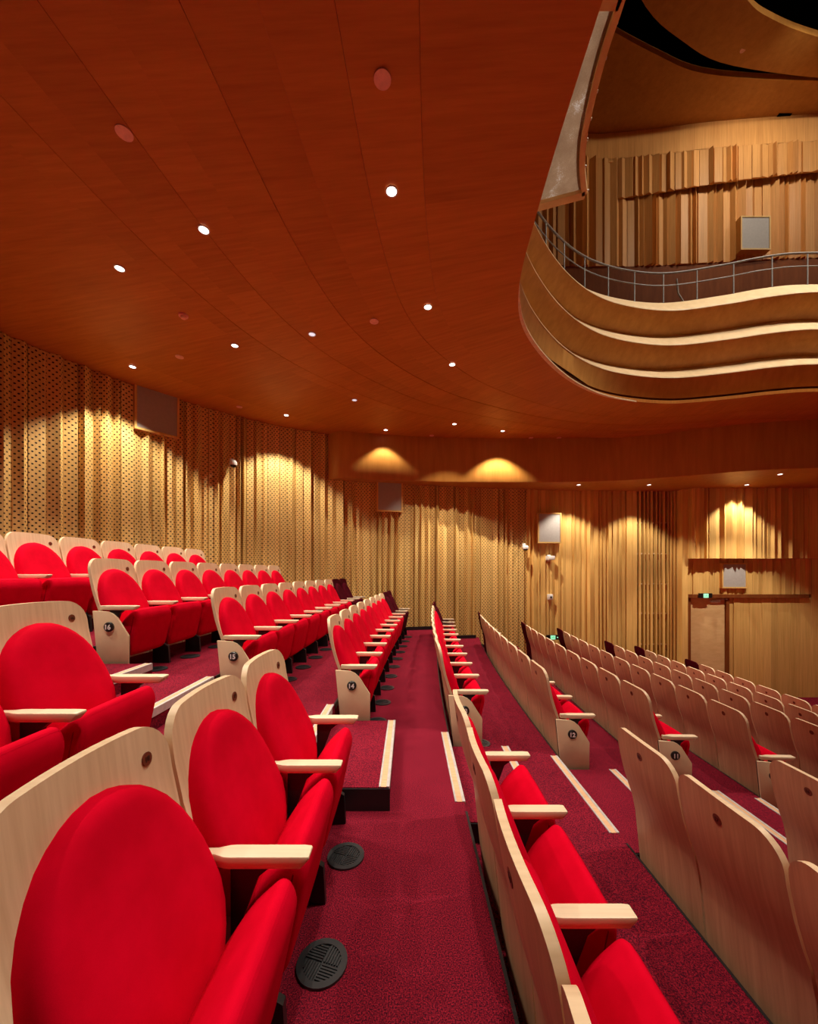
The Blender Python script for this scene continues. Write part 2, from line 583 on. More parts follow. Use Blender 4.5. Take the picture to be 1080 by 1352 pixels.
pleats(wall_left, WALL, sA, sB, zwall, 'wall_perf', 3)
pleats(wall_left, WALL, sB, sC, zwall, 'wall_wood', 5, 0.08, 0.2, 0.025, 0.09)

# slatted grille beside the door wall
WY = 10.8
grille = tag(empty('slat_grille', (6.4, WY, -1.7)), 'tall grille of narrow vertical wood slats with dark gaps in the far wall', 'grille')
zt = EYE + H_SOF + 1.7 + 0.02
obj('backing', MB().box(0, 1.06, 0.12, 0.16, 0, zt).mesh('backing', 'void'), grille)
xs = [0.04, 0.16, 0.26, 0.37, 0.50, 0.61, 0.73, 0.84, 0.93, 1.01]
for x in xs:
    wd = 0.022 + 0.010 * math.sin(x * 37)
    obj('slat', MB().box(x - wd, x + wd * 0.6, -0.02 - 0.03 * (math.sin(x * 51) > 0), 0.10, 0, zt).mesh('slat', 'wall_wood'), grille)
for i, py in enumerate((690, 731, 771, 810, 851)):
    z = EYE + (HZ - py) / FPX * WY + 1.7
    obj('rail', MB().box(0, 1.05, 0.04, 0.075, z - 0.015, z + 0.015).mesh('rail', 'arm_wood'), grille)
    for k in (0.215, 0.315, 0.56, 0.785):
        obj('block', MB().box(k - 0.035, k + 0.035, 0.02, 0.07, z - 0.16, z - 0.02).mesh('block', 'dark_wood_and_shade'), grille)

# door wall: three faces, each set back below the one above
wall_far = struct(obj('wall_far', MB().box(7.46, 18, 11.15, 11.3, -2.2, EYE + H_SOF + 0.1).mesh('wall_far', 'wall_wood')), 'door wall of folded golden wood panels')
obj('pilaster', MB().box(7.46, 7.62, 10.55, 11.2, -2.0, EYE + H_SOF + 0.02).mesh('pilaster', 'wall_wood'), wall_far)
def line(x0, y0, x1, y1, n=40):
    return [Vector((x0 + (x1 - x0) * i / n, y0 + (y1 - y0) * i / n)) for i in range(n + 1)]
zU, zM = EYE + 0.36, EYE - 0.62
obj('upper_face', MB().box(7.62, 18, 10.42, 11.2, zU, EYE + H_SOF + 0.02).mesh('upper_face', 'wall_wood'), wall_far)
pleats(wall_far, line(7.62, 10.42, 18, 10.42), 0, 10.2, lambda p: (zU - 0.0, EYE + H_SOF + 0.02), 'wall_wood', 8, 0.07, 0.19, 0.03, 0.10)
obj('middle_face', MB().box(7.62, 18, 10.72, 11.2, zM, zU).mesh('middle_face', 'wall_wood'), wall_far)
pleats(wall_far, line(7.72, 10.72, 18, 10.72), 0, 10.1, lambda p: (zM, zU), 'wall_wood', 9, 0.08, 0.2, 0.02, 0.07)
obj('ledge', MB().box(7.62, 11.0, 10.62, 11.2, zM - 0.10, zM).mesh('ledge', 'dark_wood_and_shade', bevel=0.006), wall_far)
obj('jamb_panel', MB().box(7.62, 7.80, 10.69, 11.2, -2.0, zM - 0.1).mesh('jamb_panel', 'dark_wood_and_shade'), wall_far)
x = 9.0
rnd = random.Random(2)
while x < 17.5:
    wd = rnd.choice((0.18, 0.26, 0.34))
    obj('plank', MB().box(x + 0.003, x + wd - 0.003, 10.70 + rnd.uniform(0, 0.012), 11.2, -2.0, zM - 0.1 if x < 10.9 else zM).mesh('plank', 'wall_wood'), wall_far)
    x += wd
obj('jamb_post', MB().box(8.78, 8.86, 10.68, 11.2, -2.0, zM - 0.1).mesh('jamb_post', 'dark_wood_and_shade'), wall_far)
obj('jamb_post', MB().box(8.87, 8.985, 10.72, 11.2, -2.0, zM - 0.1).mesh('jamb_post', 'wall_wood'), wall_far)
door = struct(obj('door_1', MB().box(7.82, 8.775, 10.74, 10.80, -1.98, zM - 0.105).mesh('door_1', 'door_wood', bevel=0.004)), 'pale wooden door under the dark ledge')
cl = MB().box(8.36, 8.62, 10.69, 10.738, zM - 0.22, zM - 0.165).obox((8.62, 10.68, zM - 0.15), (0.16, -0.02, 0.015), (0, 0.012, 0), (0, 0, 0.01))
obj('door_closer', cl.mesh('door_closer', 'alu'), door)

# remaining shell, out of the frame
struct(obj('wall_back', MB().box(-8, 18, -6.2, -6.0, -2.2, EYE + 14).mesh('wall_back', 'wall_wood')))
struct(obj('wall_right', MB().box(18, 18.2, -6, 11.5, -2.2, EYE + 14).mesh('wall_right', 'wall_wood')))

# baseboards along the visible foot of the far wall
bb = MB()
for x0, x1, z in ((-0.75, 0.42, 0.0), (0.46, 1.45, -0.26), (1.5, 2.5, -0.52)):
    pass
for x0, x1, z in ((-0.62, 0.78, 0.0), (0.80, 1.86, -0.26), (1.88, 2.9, -0.52)):
    seg = [p for p in WALL if x0 <= p.x <= x1]
    N = normals_right(seg)
    bb.sweep([[((p + n * 0.14).x, (p + n * 0.14).y, z + 0.09), ((p + n * 0.14).x, (p + n * 0.14).y, z)] for p, n in zip(seg, N)])
struct(obj('baseboard_left', bb.mesh('baseboard_left', 'black')))

# ---------------------------------------------------------------- fascia beam and low soffit along the far wall
FC = catmull([(-1.95, 9.38), (-1.59, 9.22), (-.9, 9.38), (-.2, 9.52), (1.0, 9.66), (2.5, 9.72), (3.8, 9.68), (4.8, 9.58), (5.6, 9.4), (6.67, 8.98), (7.5, 8.62), (8.4, 8.42), (9.4, 8.32), (11, 8.3), (16, 8.6)], 90)
rows = [[(p.x, p.y, EYE + HC + 0.12), (p.x, p.y, EYE + H_SOF + 0.012), (p.x, p.y + 0.012, EYE + H_SOF)] for p in FC]
fb = struct(obj('trim_1', MB().sweep(rows).mesh('trim_1', 'fascia', 60)), 'smooth curved wooden fascia beam above the far wall')
rows = [[(p.x, p.y + 0.012, EYE + H_SOF), (p.x, 11.6, EYE + H_SOF)] for p in FC]
struct(obj('soffit', MB().sweep(rows).mesh('soffit', 'fascia', 60)), 'low wooden soffit along the far wall')

# ---------------------------------------------------------------- ceiling: curved veneer panels under the balcony
def mixp(i, f):
    return BAL[i].lerp(OUT[i], f)
mb = MB()
rows = [[(mixp(i, f).x, mixp(i, f).y, EYE + HC + 0.10) for f in (0.0, 0.5, 1.08)] for i in range(129)]
ceiling = struct(obj('ceiling', mb.sweep(rows).mesh('ceiling', 'dark_wood_and_shade')), 'red-brown veneered ceiling under the balcony')
FR = [0.0, 0.13, 0.19, 0.245, 0.30, 0.355, 0.40, 0.45, 0.49, 0.525]
ZO = [0.0, 0.004, 0.001, 0.005, 0.0, 0.004, 0.001, 0.005, 0.002]
def panel(i0, i1, f0, f1, z, gap=0.0012, thick=0.06):
    m = MB(); rows = []; uvs = []
    arc = 0
    for i in range(i0, i1 + 1):
        a, b = mixp(i, f0), mixp(i, f1)
        d = (b - a); ln = d.length; d.normalize()
        a2, b2 = a + d * gap, b - d * gap
        if i > i0:
            arc += (mixp(i, f0) - mixp(i - 1, f0)).length
        rows.append([(a2.x, a2.y, z + thick), (a2.x, a2.y, z), ((a2.x + b2.x) / 2, (a2.y + b2.y) / 2, z), (b2.x, b2.y, z), (b2.x, b2.y, z + thick)])
        v = i0 * 0.13 + arc
        uvs.append([(f0 * 7, v), (f0 * 7, v), (f0 * 7 + ln / 2, v), (f0 * 7 + ln, v), (f0 * 7 + ln, v)])
    m.sweep(rows, uvs=uvs)
    return obj('ceiling_panel', m.mesh('ceiling_panel', 'ceiling', 40), ceiling)
for k in range(9):
    cuts = [0, 14 + 3 * (k % 3), 26 + 2 * (k % 2), 36 + 3 * ((k + 1) % 3), 48 + 2 * (k % 2), 62, 78, 96, 128]
    if k == 0:
        cuts = [0, 22, 56, 96, 128]
    for a, b in zip(cuts, cuts[1:]):
        panel(a, b, FR[k], FR[k + 1], EYE + HC + ZO[k])
for a, b in ((0, 30), (30, 46), (46, 64), (64, 90), (90, 128)):
    panel(a, b, 0.525, 0.80, EYE + HC + 0.055)
    panel(a, b, 0.80, 1.06, EYE + HC + 0.058)

# ---------------------------------------------------------------- balcony front
I0 = 24
idx = list(range(I0, 129))
def sweep_off(prof, i0=I0, i1=128):
    return [[((BAL[i] + BALN[i] * o).x, (BAL[i] + BALN[i] * o).y, EYE + h) for o, h in prof] for i in range(i0, i1 + 1)]
front = struct(obj('balcony_front', MB().sweep(sweep_off([(-0.30, HC + 0.02), (-0.30, 5.46), (-0.42, 5.46), (-0.42, 4.6)])).mesh('balcony_front', 'balcony_wood', 50)),
               'curved balcony front with three flowing wooden fins')
def lift(i):                 # the shadow gap under the lowest fin opens along the bend only
    u = (BAL[i].x - 1.2) / (4.3 - 1.2)
    return 0.13 * math.sin(math.pi * min(1, max(0, u))) ** 1.2 if BAL[i].y > 3.5 else 0.0
for q, ((rt, ht), (no, hn), (rb, hb)) in enumerate((((-0.30, 5.48), (0.0, 5.12), (-0.30, 4.82)), ((-0.30, 4.80), (0.0, 4.44), (-0.30, 4.14)), ((-0.30, 4.12), (0.0, 3.80), (-0.20, 3.36)))):
    rows = sweep_off([(rt, ht), (no - 0.004, hn + 0.02), (no, hn), (no - 0.010, hn - 0.016), (rb, hb)])
    if q == 2:
        for i, row in enumerate(rows):
            x_, y_, z_ = row[-1]
            k = lift(I0 + i)
            n_ = BALN[I0 + i]
            row[-1] = (x_ + n_.x * k * 1.2, y_ + n_.y * k * 1.2, z_ + k)
    fm = MB().sweep(rows)
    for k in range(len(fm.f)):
        fm.m[k] = 0 if k % 4 < 2 else 1  # upper faces of each fin paler, undersides more orange
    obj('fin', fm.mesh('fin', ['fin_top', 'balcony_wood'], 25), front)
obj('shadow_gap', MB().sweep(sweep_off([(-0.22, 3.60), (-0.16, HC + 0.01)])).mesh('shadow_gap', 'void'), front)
# pale lip along the ceiling edge, tapering out at both ends
i_a = min(range(129), key=lambda i: (BAL[i] - Vector((1.26, 4.35))).length)
i_b = min(range(129), key=lambda i: (BAL[i] - Vector((4.4, 7.46))).length)
rows = []
for i in range(i_a, i_b + 1):
    u = (i - i_a) / (i_b - i_a)
    t = 0.055 * math.sin(math.pi * u) ** 0.6
    p, n = BAL[i], BALN[i]
    q = [(0.0, HC - 0.012), (t, HC - 0.008), (t, HC + 0.015), (0.0, HC + 0.012)]
    rows.append([((p + n * o).x, (p + n * o).y, EYE + h) for o, h in q])
obj('edge_lip', MB().sweep(rows, closed=True).mesh('edge_lip', 'pale_trim', 40), front)
# edge of the ceiling itself near the lip
rows = [[((BAL[i] + BALN[i] * 0.0).x, (BAL[i]).y, EYE + HC - 0.001), ((BAL[i] - BALN[i] * 0.12).x, (BAL[i] - BALN[i] * 0.12).y, EYE + HC + 0.04)] for i in range(0, 129)]
obj('ceiling_edge', MB().sweep(rows).mesh('ceiling_edge', 'fascia', 60), ceiling)
rows = [[(mixp(i, f).x, mixp(i, f).y, EYE + 4.6) for f in (0.06, 0.5, 1.05)] for i in range(0, 129)]
struct(obj('balcony_floor', MB().sweep(rows).mesh('balcony_floor', 'carpet')), 'carpeted balcony floor')
rows = [[(BAL[i].x - 0.3, BAL[i].y, EYE + HC + 0.02), (BAL[i].x - 0.3, BAL[i].y, EYE + 5.4)] for i in range(0, I0 + 1)]
obj('return_face', MB().sweep(rows).mesh('return_face', 'balcony_wood'), front)

# balcony railing
RAILO = -0.30
rail = tag(empty('balcony_railing', (0, 0, 0)), 'slim grey steel railing with two rails along the curved balcony front', 'railing')
ra = min(range(129), key=lambda i: (BAL[i] - Vector((1.3, 4.4))).length)
def railpts(h, o=RAILO):
    return [((BAL[i] + BALN[i] * o).x, (BAL[i] + BALN[i] * o).y, EYE + h) for i in range(ra, 129)]
obj('handrail', MB().tube(railpts(6.08), 0.019).mesh('handrail', 'steel', 60), rail)
obj('middle_rail', MB().tube(railpts(5.83), 0.011, 6).mesh('middle_rail', 'steel', 60), rail)
RL = [Vector((p[0], p[1])) for p in railpts(0)]
LR, ptr = walk(RL)
s = 0.25
while s < LR[-1] - 0.1:
    p, _ = ptr(s)
    obj('post', MB().tube([(p.x, p.y, EYE + 5.42), (p.x, p.y, EYE + 6.08)], 0.012, 8).mesh('post', 'steel', 60), rail)
    s += 0.62
p, t = ptr(s_at(RL, lambda q: q.x > 5.35))
obj('brace', MB().tube([(p.x + 0.02, p.y + 0.10, EYE + 6.02), (p.x + 0.08, p.y + 0.14, EYE + 5.75), (p.x + 0.25, p.y + 0.16, EYE + 5.52), (p.x + 0.45, p.y + 0.16, EYE + 5.45)], 0.016).mesh('brace', 'steel', 60), rail)

# film-wrapped tray panel fixed to the balcony front
HP = 4.72
pr = [on_ceil(x, y, HP) for x, y in ((772, 257), (768.5, 222), (771, 184), (776.5, 155), (786.5, 111), (800, 62), (818, 8), (838, -60))]
rightc = [Vector((p.x, p.y)) for p in pr]
leftc = []
for p in rightc:
    i = min(range(129), key=lambda i: abs(BAL[i].y - p.y) + (100 if BAL[i].x > 3 else 0))
    leftc.append(Vector((BAL[i].x + 0.02, p.y)))
leftc[0] = Vector((leftc[0].x + 0.02, on_ceil(714, 281, HP).y))
rp = catmull(rightc, 24); lp = catmull(leftc, 24)
tray = tag(empty('wrapped_panel', (lp[0].x, lp[0].y, EYE + HP)), 'long wood-framed panel wrapped in dusty plastic film on the balcony edge', 'panel')
o0 = Vector((lp[0].x, lp[0].y, EYE + HP))
def loc(p, dz=0):
    return (p.x - o0.x, p.y - o0.y, dz)
m = MB()
m.sweep([[loc(a.lerp(b, k / 5), 0.03 + 0.012 * math.sin(3.1 * k / 5) * math.cos(1.7 * i)) for k in range(6)] for i, (a, b) in enumerate(zip(lp, rp))])
obj('film', m.mesh('film', 'film', 40), tray)
def beam(pts, wdt, hgt, name, mat='door_wood'):
    N = normals_right(pts)
    rows = [[loc(p + n * wdt, -0.012), loc(p - n * wdt, -0.012), loc(p - n * wdt, hgt), loc(p + n * wdt, hgt)] for p, n in zip(pts, N)]
    mm = MB().sweep(rows, closed=True)
    mm.face((0, 1, 2, 3)); k = (len(pts) - 1) * 4
    mm.face((k + 3, k + 2, k + 1, k))
    obj(name, mm.mesh(name, mat, 40), tray)
beam(rp, 0.030, 0.10, 'frame_rail')
beam([lp[0].lerp(rp[0], i / 6) for i in range(7)], 0.05, 0.10, 'frame_rail')
kk = 20
beam([lp[kk].lerp(rp[kk], i / 6) for i in range(7)], 0.045, 0.10, 'frame_rail')
for i in range(0, 24, 3):
    b = rp[i]
    obj('bolt', MB().disc((b.x - o0.x + 0.03, b.y - o0.y, 0.05), (1, 0, 0), 0.012, 0.02, 8).mesh('bolt', 'white'), tray)

# ---------------------------------------------------------------- upper wall of the hall and its ceiling
UPC = catmull([(-1.5, 9.6), (1.0, 10.2), (3.1, 10.5), (5, 10.6), (7, 10.55), (9, 10.4), (11, 10.3), (13.5, 10.4), (18, 11)], 100)
HU = 12.0
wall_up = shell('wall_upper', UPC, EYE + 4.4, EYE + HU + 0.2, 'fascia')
wall_up['label'] = 'upper hall wall of pleated golden wood'
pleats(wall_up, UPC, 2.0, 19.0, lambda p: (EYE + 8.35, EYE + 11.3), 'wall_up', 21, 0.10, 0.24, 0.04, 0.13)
NU = normals_right(UPC)
obj('shade_band', MB().sweep([[((p + n * 0.02).x, (p + n * 0.02).y, EYE + 8.36), ((p + n * 0.02).x, (p + n * 0.02).y, EYE + 4.5)] for p, n in zip(UPC, NU)]).mesh('shade_band', 'dark_wood_and_shade', 60), wall_up)  # shade below the pleats is put into this band's dark colour
UPO = [0.02 + 0.16 * min(1, max(0, (p.x - 5.2) / 2.6)) for p in UPC]
UP2 = [p + n * o for p, n, o in zip(UPC, NU, UPO)]
def zup2(p):
    if p.x < 5.6: return None
    return (EYE + 10.25 + 0.06 * (p.x - 7), EYE + 11.25)
obj('upper_panel', MB().sweep([[(p.x, p.y, EYE + 11.3), (p.x, p.y, EYE + 11.2), ((p - n * o).x, (p - n * o).y, EYE + 11.2)] for p, n, o in zip(UP2, NU, UPO)]).mesh('upper_panel', 'wall_up'), wall_up)
obj('upper_panel', MB().sweep([[(p.x, p.y, EYE + 11.25), (p.x, p.y, EYE + HU)] for p in UP2]).mesh('upper_panel', 'wall_up', 60), wall_up)
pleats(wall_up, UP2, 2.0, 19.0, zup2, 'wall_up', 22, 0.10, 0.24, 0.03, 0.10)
# ceiling coves high above the stalls
def cove(name, near, far, h0, h1, mat, label):
    a, b = catmull(near, 40), catmull(far, 40)
    rows = [[(p.x, p.y, EYE + h0 + 0.15), (p.x, p.y, EYE + h0), ((p.x + q.x) / 2, (p.y + q.y) / 2, EYE + (h0 + h1) / 2 - 0.03), (q.x, q.y, EYE + h1), (q.x, q.y, EYE + h1 + 0.15)] for p, q in zip(a, b)]
    return struct(obj(name, MB().sweep(rows).mesh(name, mat, 30)), label)
c1 = cove('ceiling_cove', [(1.5, 7.6), (3.5, 8.2), (4.6, 8.6), (5.7, 8.95), (6.9, 9.27), (8.4, 9.4), (10, 9.44), (13, 9.5), (18, 9.6)],
          [(1.5, 11.3)] + [(3.5, 11.3), (4.6, 11.3), (5.7, 11.3), (6.9, 11.3), (8.4, 11.3), (10, 11.3), (13, 11.3), (18, 11.3)], HU, HU + 0.05, 'fascia', 'brown wooden cove along the hall ceiling')
c2 = cove('ceiling_cove', [(2.6, 4.6), (4.5, 6.6), (5.6, 7.3), (7.07, 8.1), (7.9, 8.4), (9.2, 8.68), (11, 8.9), (14, 9.0), (18, 9.0)],
          [(1.6, 5.0), (3.6, 7.0), (4.96, 8.16), (6.2, 8.74), (7.5, 9.13), (9.9, 9.38), (11.5, 9.4), (14, 9.4), (18, 9.3)], HU + 0.02, HU, 'fascia', 'brown wooden wave panel hanging under the black hall ceiling')
struct(obj('ceiling_upper', MB().box(-8, 18, -6, 11.5, EYE + 13.6, EYE + 13.8).mesh('ceiling_upper', 'void')), 'black void above the hall ceiling waves')
q = on_ceil(1031, 157, HU)
port = MB().box(-0.17, 0.17, -0.13, 0.13, -0.015, 0.0).mesh('ceiling_port', 'void')
obj('port', port, c1, (q.x, q.y, q.z - 0.004))

# ---------------------------------------------------------------- chairs
def prof(z):                 # x of the rear face of the chair back at height z
    K = [(0.10, -0.333), (0.30, -0.352), (0.50, -0.372), (0.60, -0.392), (0.68, -0.420), (0.78, -0.450), (0.90, -0.476), (1.08, -0.502)]
    for (z0, x0), (z1, x1) in zip(K, K[1:]):
        if z <= z1:
            u = (z - z0) / (z1 - z0)
            return x0 + (x1 - x0) * u
    return K[-1][1]
TH = 0.026
HW = 0.270
ZT = 1.05
def wrap(y):
    return 0.022 * (y / HW) ** 2
def back_panel_mesh(mats):
    m = MB()
    rad = 0.10
    zs = [0.11, 0.30, 0.42, 0.50, 0.55, 0.60, 0.64, 0.68, 0.73, 0.78, 0.84, 0.90, ZT - rad]
    zs += [ZT - rad + rad * math.sin(R(a)) for a in (15, 30, 45, 58, 70, 80, 90)]
    ny = 8
    F, B = [], []
    for z in zs:
        h = HW
        if z > ZT - rad:
            h = HW - rad + math.sqrt(max(0, rad * rad - (z - ZT + rad) ** 2))
        crown = lambda y: 0.0
        fr = []; br = []
        for k in range(ny + 1):
            y = -h + 2 * h * k / ny
            x = prof(z) + wrap(y)
            zz = z + 0.012 * (1 - (y / HW) ** 2) * max(0, (z - 0.9) / 0.15)
            br.append((x, y, zz)); fr.append((x + TH, y, zz))
        F.append(m.add(fr)); B.append(m.add(br))
    for i in range(len(zs) - 1):
        for k in range(ny):
            m.face((F[i] + k, F[i] + k + 1, F[i + 1] + k + 1, F[i + 1] + k), 0)
            m.face((B[i] + k, B[i + 1] + k, B[i + 1] + k + 1, B[i] + k + 1), 1)
        m.face((F[i], F[i + 1], B[i + 1], B[i]), 0)
        m.face((F[i] + ny, B[i] + ny, B[i + 1] + ny, F[i + 1] + ny), 0)
    n = len(zs) - 1
    for k in range(ny):
        m.face((F[n] + k, F[n] + k + 1, B[n] + k + 1, B[n] + k), 0)
        m.face((F[0] + k + 1, F[0] + k, B[0] + k, B[0] + k + 1), 0)
    return m.mesh('back_panel', mats, 40)
def cushion_mesh(mat):
    m = MB()
    z0, z1, Wd, T = 0.33, 0.962, 0.258, 0.092
    def hw(t):
        if t > 0.40:
            return Wd * max(0.0, 1 - ((t - 0.40) / 0.60) ** 2.6) ** 0.52
        return Wd - 0.095 * ((0.40 - t) / 0.40) ** 1.8
    right = [(hw(t), z0 + t * (z1 - z0)) for t in [0.0, 0.03, 0.1, 0.2, 0.3, 0.4, 0.5, 0.6, 0.7, 0.78, 0.85, 0.9, 0.94, 0.97, 0.99, 1.0]]
    outl = [(y, z) for y, z in right] + [(-y, z) for y, z in reversed(right[:-1])]
    c = (0.0, 0.63)
    rings = [(1.0, 0.0), (1.005, 0.40), (0.99, 0.60), (0.96, 0.77), (0.90, 0.90), (0.76, 0.98), (0.5, 1.02), (0.22, 1.02)]
    R_ = []
    for k, th in rings:
        pts = []
        for y, z in outl:
            yy, zz = c[0] + (y - c[0]) * k, c[1] + (z - c[1]) * k
            puff = T * th * (1.0 + 1.05 * (0.72 - zz))
            pts.append((prof(zz) + TH - 0.004 + wrap(yy) * (0.4 + 0.6 * k) + puff, yy, zz))
        R_.append(m.add(pts))
    n = len(outl)
    for a, b in zip(R_, R_[1:]):
        for i in range(n):
            j = (i + 1) % n
            m.face((a + i, a + j, b + j, b + i))
    cc = m.add([(prof(c[1]) + TH - 0.004 + T * 1.02 * (1.0 + 1.05 * (0.72 - c[1])), 0, c[1])])
    for i in range(n):
        m.face((R_[-1] + i, R_[-1] + (i + 1) % n, cc))
    return m.mesh('back_cushion', mat, 50)
def rounded(poly, rad, seg=5):
    out = []
    n = len(poly)
    for i in range(n):
        a, b, c = Vector(poly[i - 1]), Vector(poly[i]), Vector(poly[(i + 1) % n])
        r = rad[i] if isinstance(rad, (list, tuple)) else rad
        u, v = (a - b).normalized(), (c - b).normalized()
        for k in range(seg + 1):
            t = k / seg
            p = b + u * r * (1 - t) ** 2 + v * r * t ** 2
            out.append((p.x, p.y))
    return out
def seat_mesh(mat):
    m = MB()
    sec = rounded([(-0.275, 0.35), (-0.16, 0.525), (-0.062, 0.612), (-0.018, 0.55), (-0.095, 0.19), (-0.16, 0.165)], [0.05, 0.05, 0.035, 0.05, 0.04, 0.04])
    cx = sum(p[0] for p in sec) / len(sec); cz = sum(p[1] for p in sec) / len(sec)
    rows = []
    for y, k in ((-0.243, 0.72), (-0.240, 0.86), (-0.230, 0.945), (-0.212, 0.985), (-0.18, 1.0), (0, 1.012), (0.18, 1.0), (0.212, 0.985), (0.230, 0.945), (0.240, 0.86), (0.243, 0.72)):
        rows.append([(cx + (x - cx) * k, y, cz + (z - cz) * k) for x, z in sec])
    m.sweep(rows, closed=True)
    n = len(sec)
    m.face([i for i in reversed(range(n))]); b = n * (len(rows) - 1)
    m.face([b + i for i in range(n)])
    return m.mesh('seat_cushion', mat, 60)
ME = {}
ME['back'] = back_panel_mesh(['chair_wood', 'chair_rear'])
ME['cush'] = cushion_mesh('red')
ME['seat'] = seat_mesh('red')
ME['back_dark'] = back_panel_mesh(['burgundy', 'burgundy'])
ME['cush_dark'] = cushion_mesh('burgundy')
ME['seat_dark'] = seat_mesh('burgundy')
arm = MB()
rows = [[(x, -h, z1), (x, h, z1), (x, h, z0), (x, -h, z0)] for x, h, z0, z1 in
        ((-0.338, 0.015, 0.600, 0.636), (-0.295, 0.016, 0.598, 0.636), (-0.262, 0.027, 0.598, 0.636), (-0.245, 0.029, 0.598, 0.636), (-0.028, 0.029, 0.598, 0.636), (-0.002, 0.027, 0.624, 0.635))]
arm.sweep(rows, closed=True)
arm.face((0, 1, 2, 3)); arm.face((23, 22, 21, 20))
ME['arm'] = arm.mesh('armrest', 'arm_wood', 40, bevel=0.005)
st = MB().prism_y([(-0.245, 0.597), (-0.12, 0.597), (-0.16, 0.565), (-0.215, 0.42), (-0.20, 0.24), (-0.085, 0.17), (-0.075, 0.0), (-0.25, 0.0), (-0.245, 0.3)], -0.014, 0.014)
ME['stanchion'] = st.mesh('stanchion', 'black')
ep = [(-0.385, 0.592), (-0.25, 0.585), (-0.205, 0.565), (-0.165, 0.53), (-0.065, 0.372), (-0.068, 0.085), (-0.335, 0.085)]
ME['end'] = MB().prism_y(ep, -0.034, -0.0145).mesh('end_panel', 'chair_wood', 40, bevel=0.003)
ME['end_edge'] = MB().prism_y([(x * 1.02 + 0.003, z - 0.004) for x, z in ep], -0.0143, -0.0142 + 0.0001).mesh('end_edge', 'black')
ME['badge'] = MB().disc((0, 0, 0), (0, -1, 0), 0.043, 0.012, 28).disc((0, -0.012, 0), (0, -1, 0), 0.043, 0.006, 28, r2=0.036).mesh('number_badge', 'badge', 40)
ME['plate'] = MB().disc((0, 0, 0), (-1, 0, 0), 0.023, 0.004, 18).mesh('seat_plate', 'plate', 40)
ME['plate_s'] = MB().disc((0, 0, 0), (1, 0, 0), 0.019, 0.004, 16).mesh('seat_plate', 'plate', 40)

def lean(z):
    return math.atan2(prof(z - 0.03) - prof(z + 0.03), 0.06)
CHAIRS = 0
def chair(x, y, z, rz, label, group, dark=False, near_end=None, far_arm=False, number=None, plate=True):
    """one tip-up seat; origin on the carpet below the arm-rest tips, local x towards the stage"""
    global CHAIRS
    CHAIRS += 1
    t = tag(empty('theatre_seat', (x, y, z), rz), label, 'seat', group)
    k = '_dark' if dark else ''
    obj('back_panel', ME['back' + k], t)
    obj('back_cushion', ME['cush' + k], t)
    obj('seat_cushion', ME['seat' + k], t)
    obj('armrest', ME['arm'], t, (0, -PITCH / 2, 0))
    obj('stanchion', ME['stanchion'], t, (0, -PITCH / 2, 0))
    if far_arm:
        obj('armrest', ME['arm'], t, (0, PITCH / 2, 0))
        obj('stanchion', ME['stanchion'], t, (0, PITCH / 2, 0))
    if near_end is not None:
        obj('end_panel', ME['end'], t, (0, -PITCH / 2, 0))
        obj('end_edge', ME['end_edge'], t, (0, -PITCH / 2, 0))
        if near_end:
            b = obj('number_badge', ME['badge'], t, (-0.232, -PITCH / 2 - 0.034, 0.452))
            obj('numeral', text_mesh(near_end, 0.058, 'badge_ink'), b, (0, -0.0186, 0))
    if plate and not dark:
        zf = 0.965
        p = obj('seat_plate', ME['plate_s'], t, (prof(zf) + TH + wrap(0.17) + 0.001, 0.185, zf)); p.rotation_euler = (0, -lean(zf), 0)
        zr = 0.965
        p2 = obj('seat_plate', ME['plate'], t, (prof(zr) + 0.003, 0.0, zr)); p2.rotation_euler = (0, -lean(zr), 0)
        if number:
            tm = text_mesh(number, 0.024, 'plate_ink')
            q = obj('numeral', tm, p2, (-0.0047, 0, 0)); q.rotation_euler = (0, 0, R(-90))
            q = obj('numeral', text_mesh(number, 0.02, 'plate_ink'), p, (0.0047, 0, 0)); q.rotation_euler = (0, 0, R(90))
    return t

RN = {16: 'sixteen', 15: 'fifteen', 14: 'fourteen', 13: 'thirteen', 12: 'twelve', 11: 'eleven'}
ROWNAME = {k: 'row ' + v for k, v in RN.items()}
ROWNAME.update({17: 'the row behind row sixteen', 10: 'the first row below row eleven', 9: 'the second row below row eleven',
                8: 'the third row below row eleven', 7: 'the fourth row below row eleven'})
ORD = ['first', 'second', 'third', 'fourth', 'fifth', 'sixth', 'seventh', 'eighth', 'ninth', 'tenth', 'eleventh', 'twelfth']
NLIGHT = {17: (7, 0), 16: (8, 0), 15: (8, 2), 14: (8, 2), 13: (8, 2), 12: (9, 1), 11: (9, 1), 10: (10, 1), 9: (9, 1), 8: (10, 1), 7: (9, 1)}
VENTS = []
def put(r, yc, **kw):
    x = tip(r) + dev(yc)
    return chair(x, yc, ZR[r], -math.atan(0.015 * max(0, yc - 2.5)), **kw)
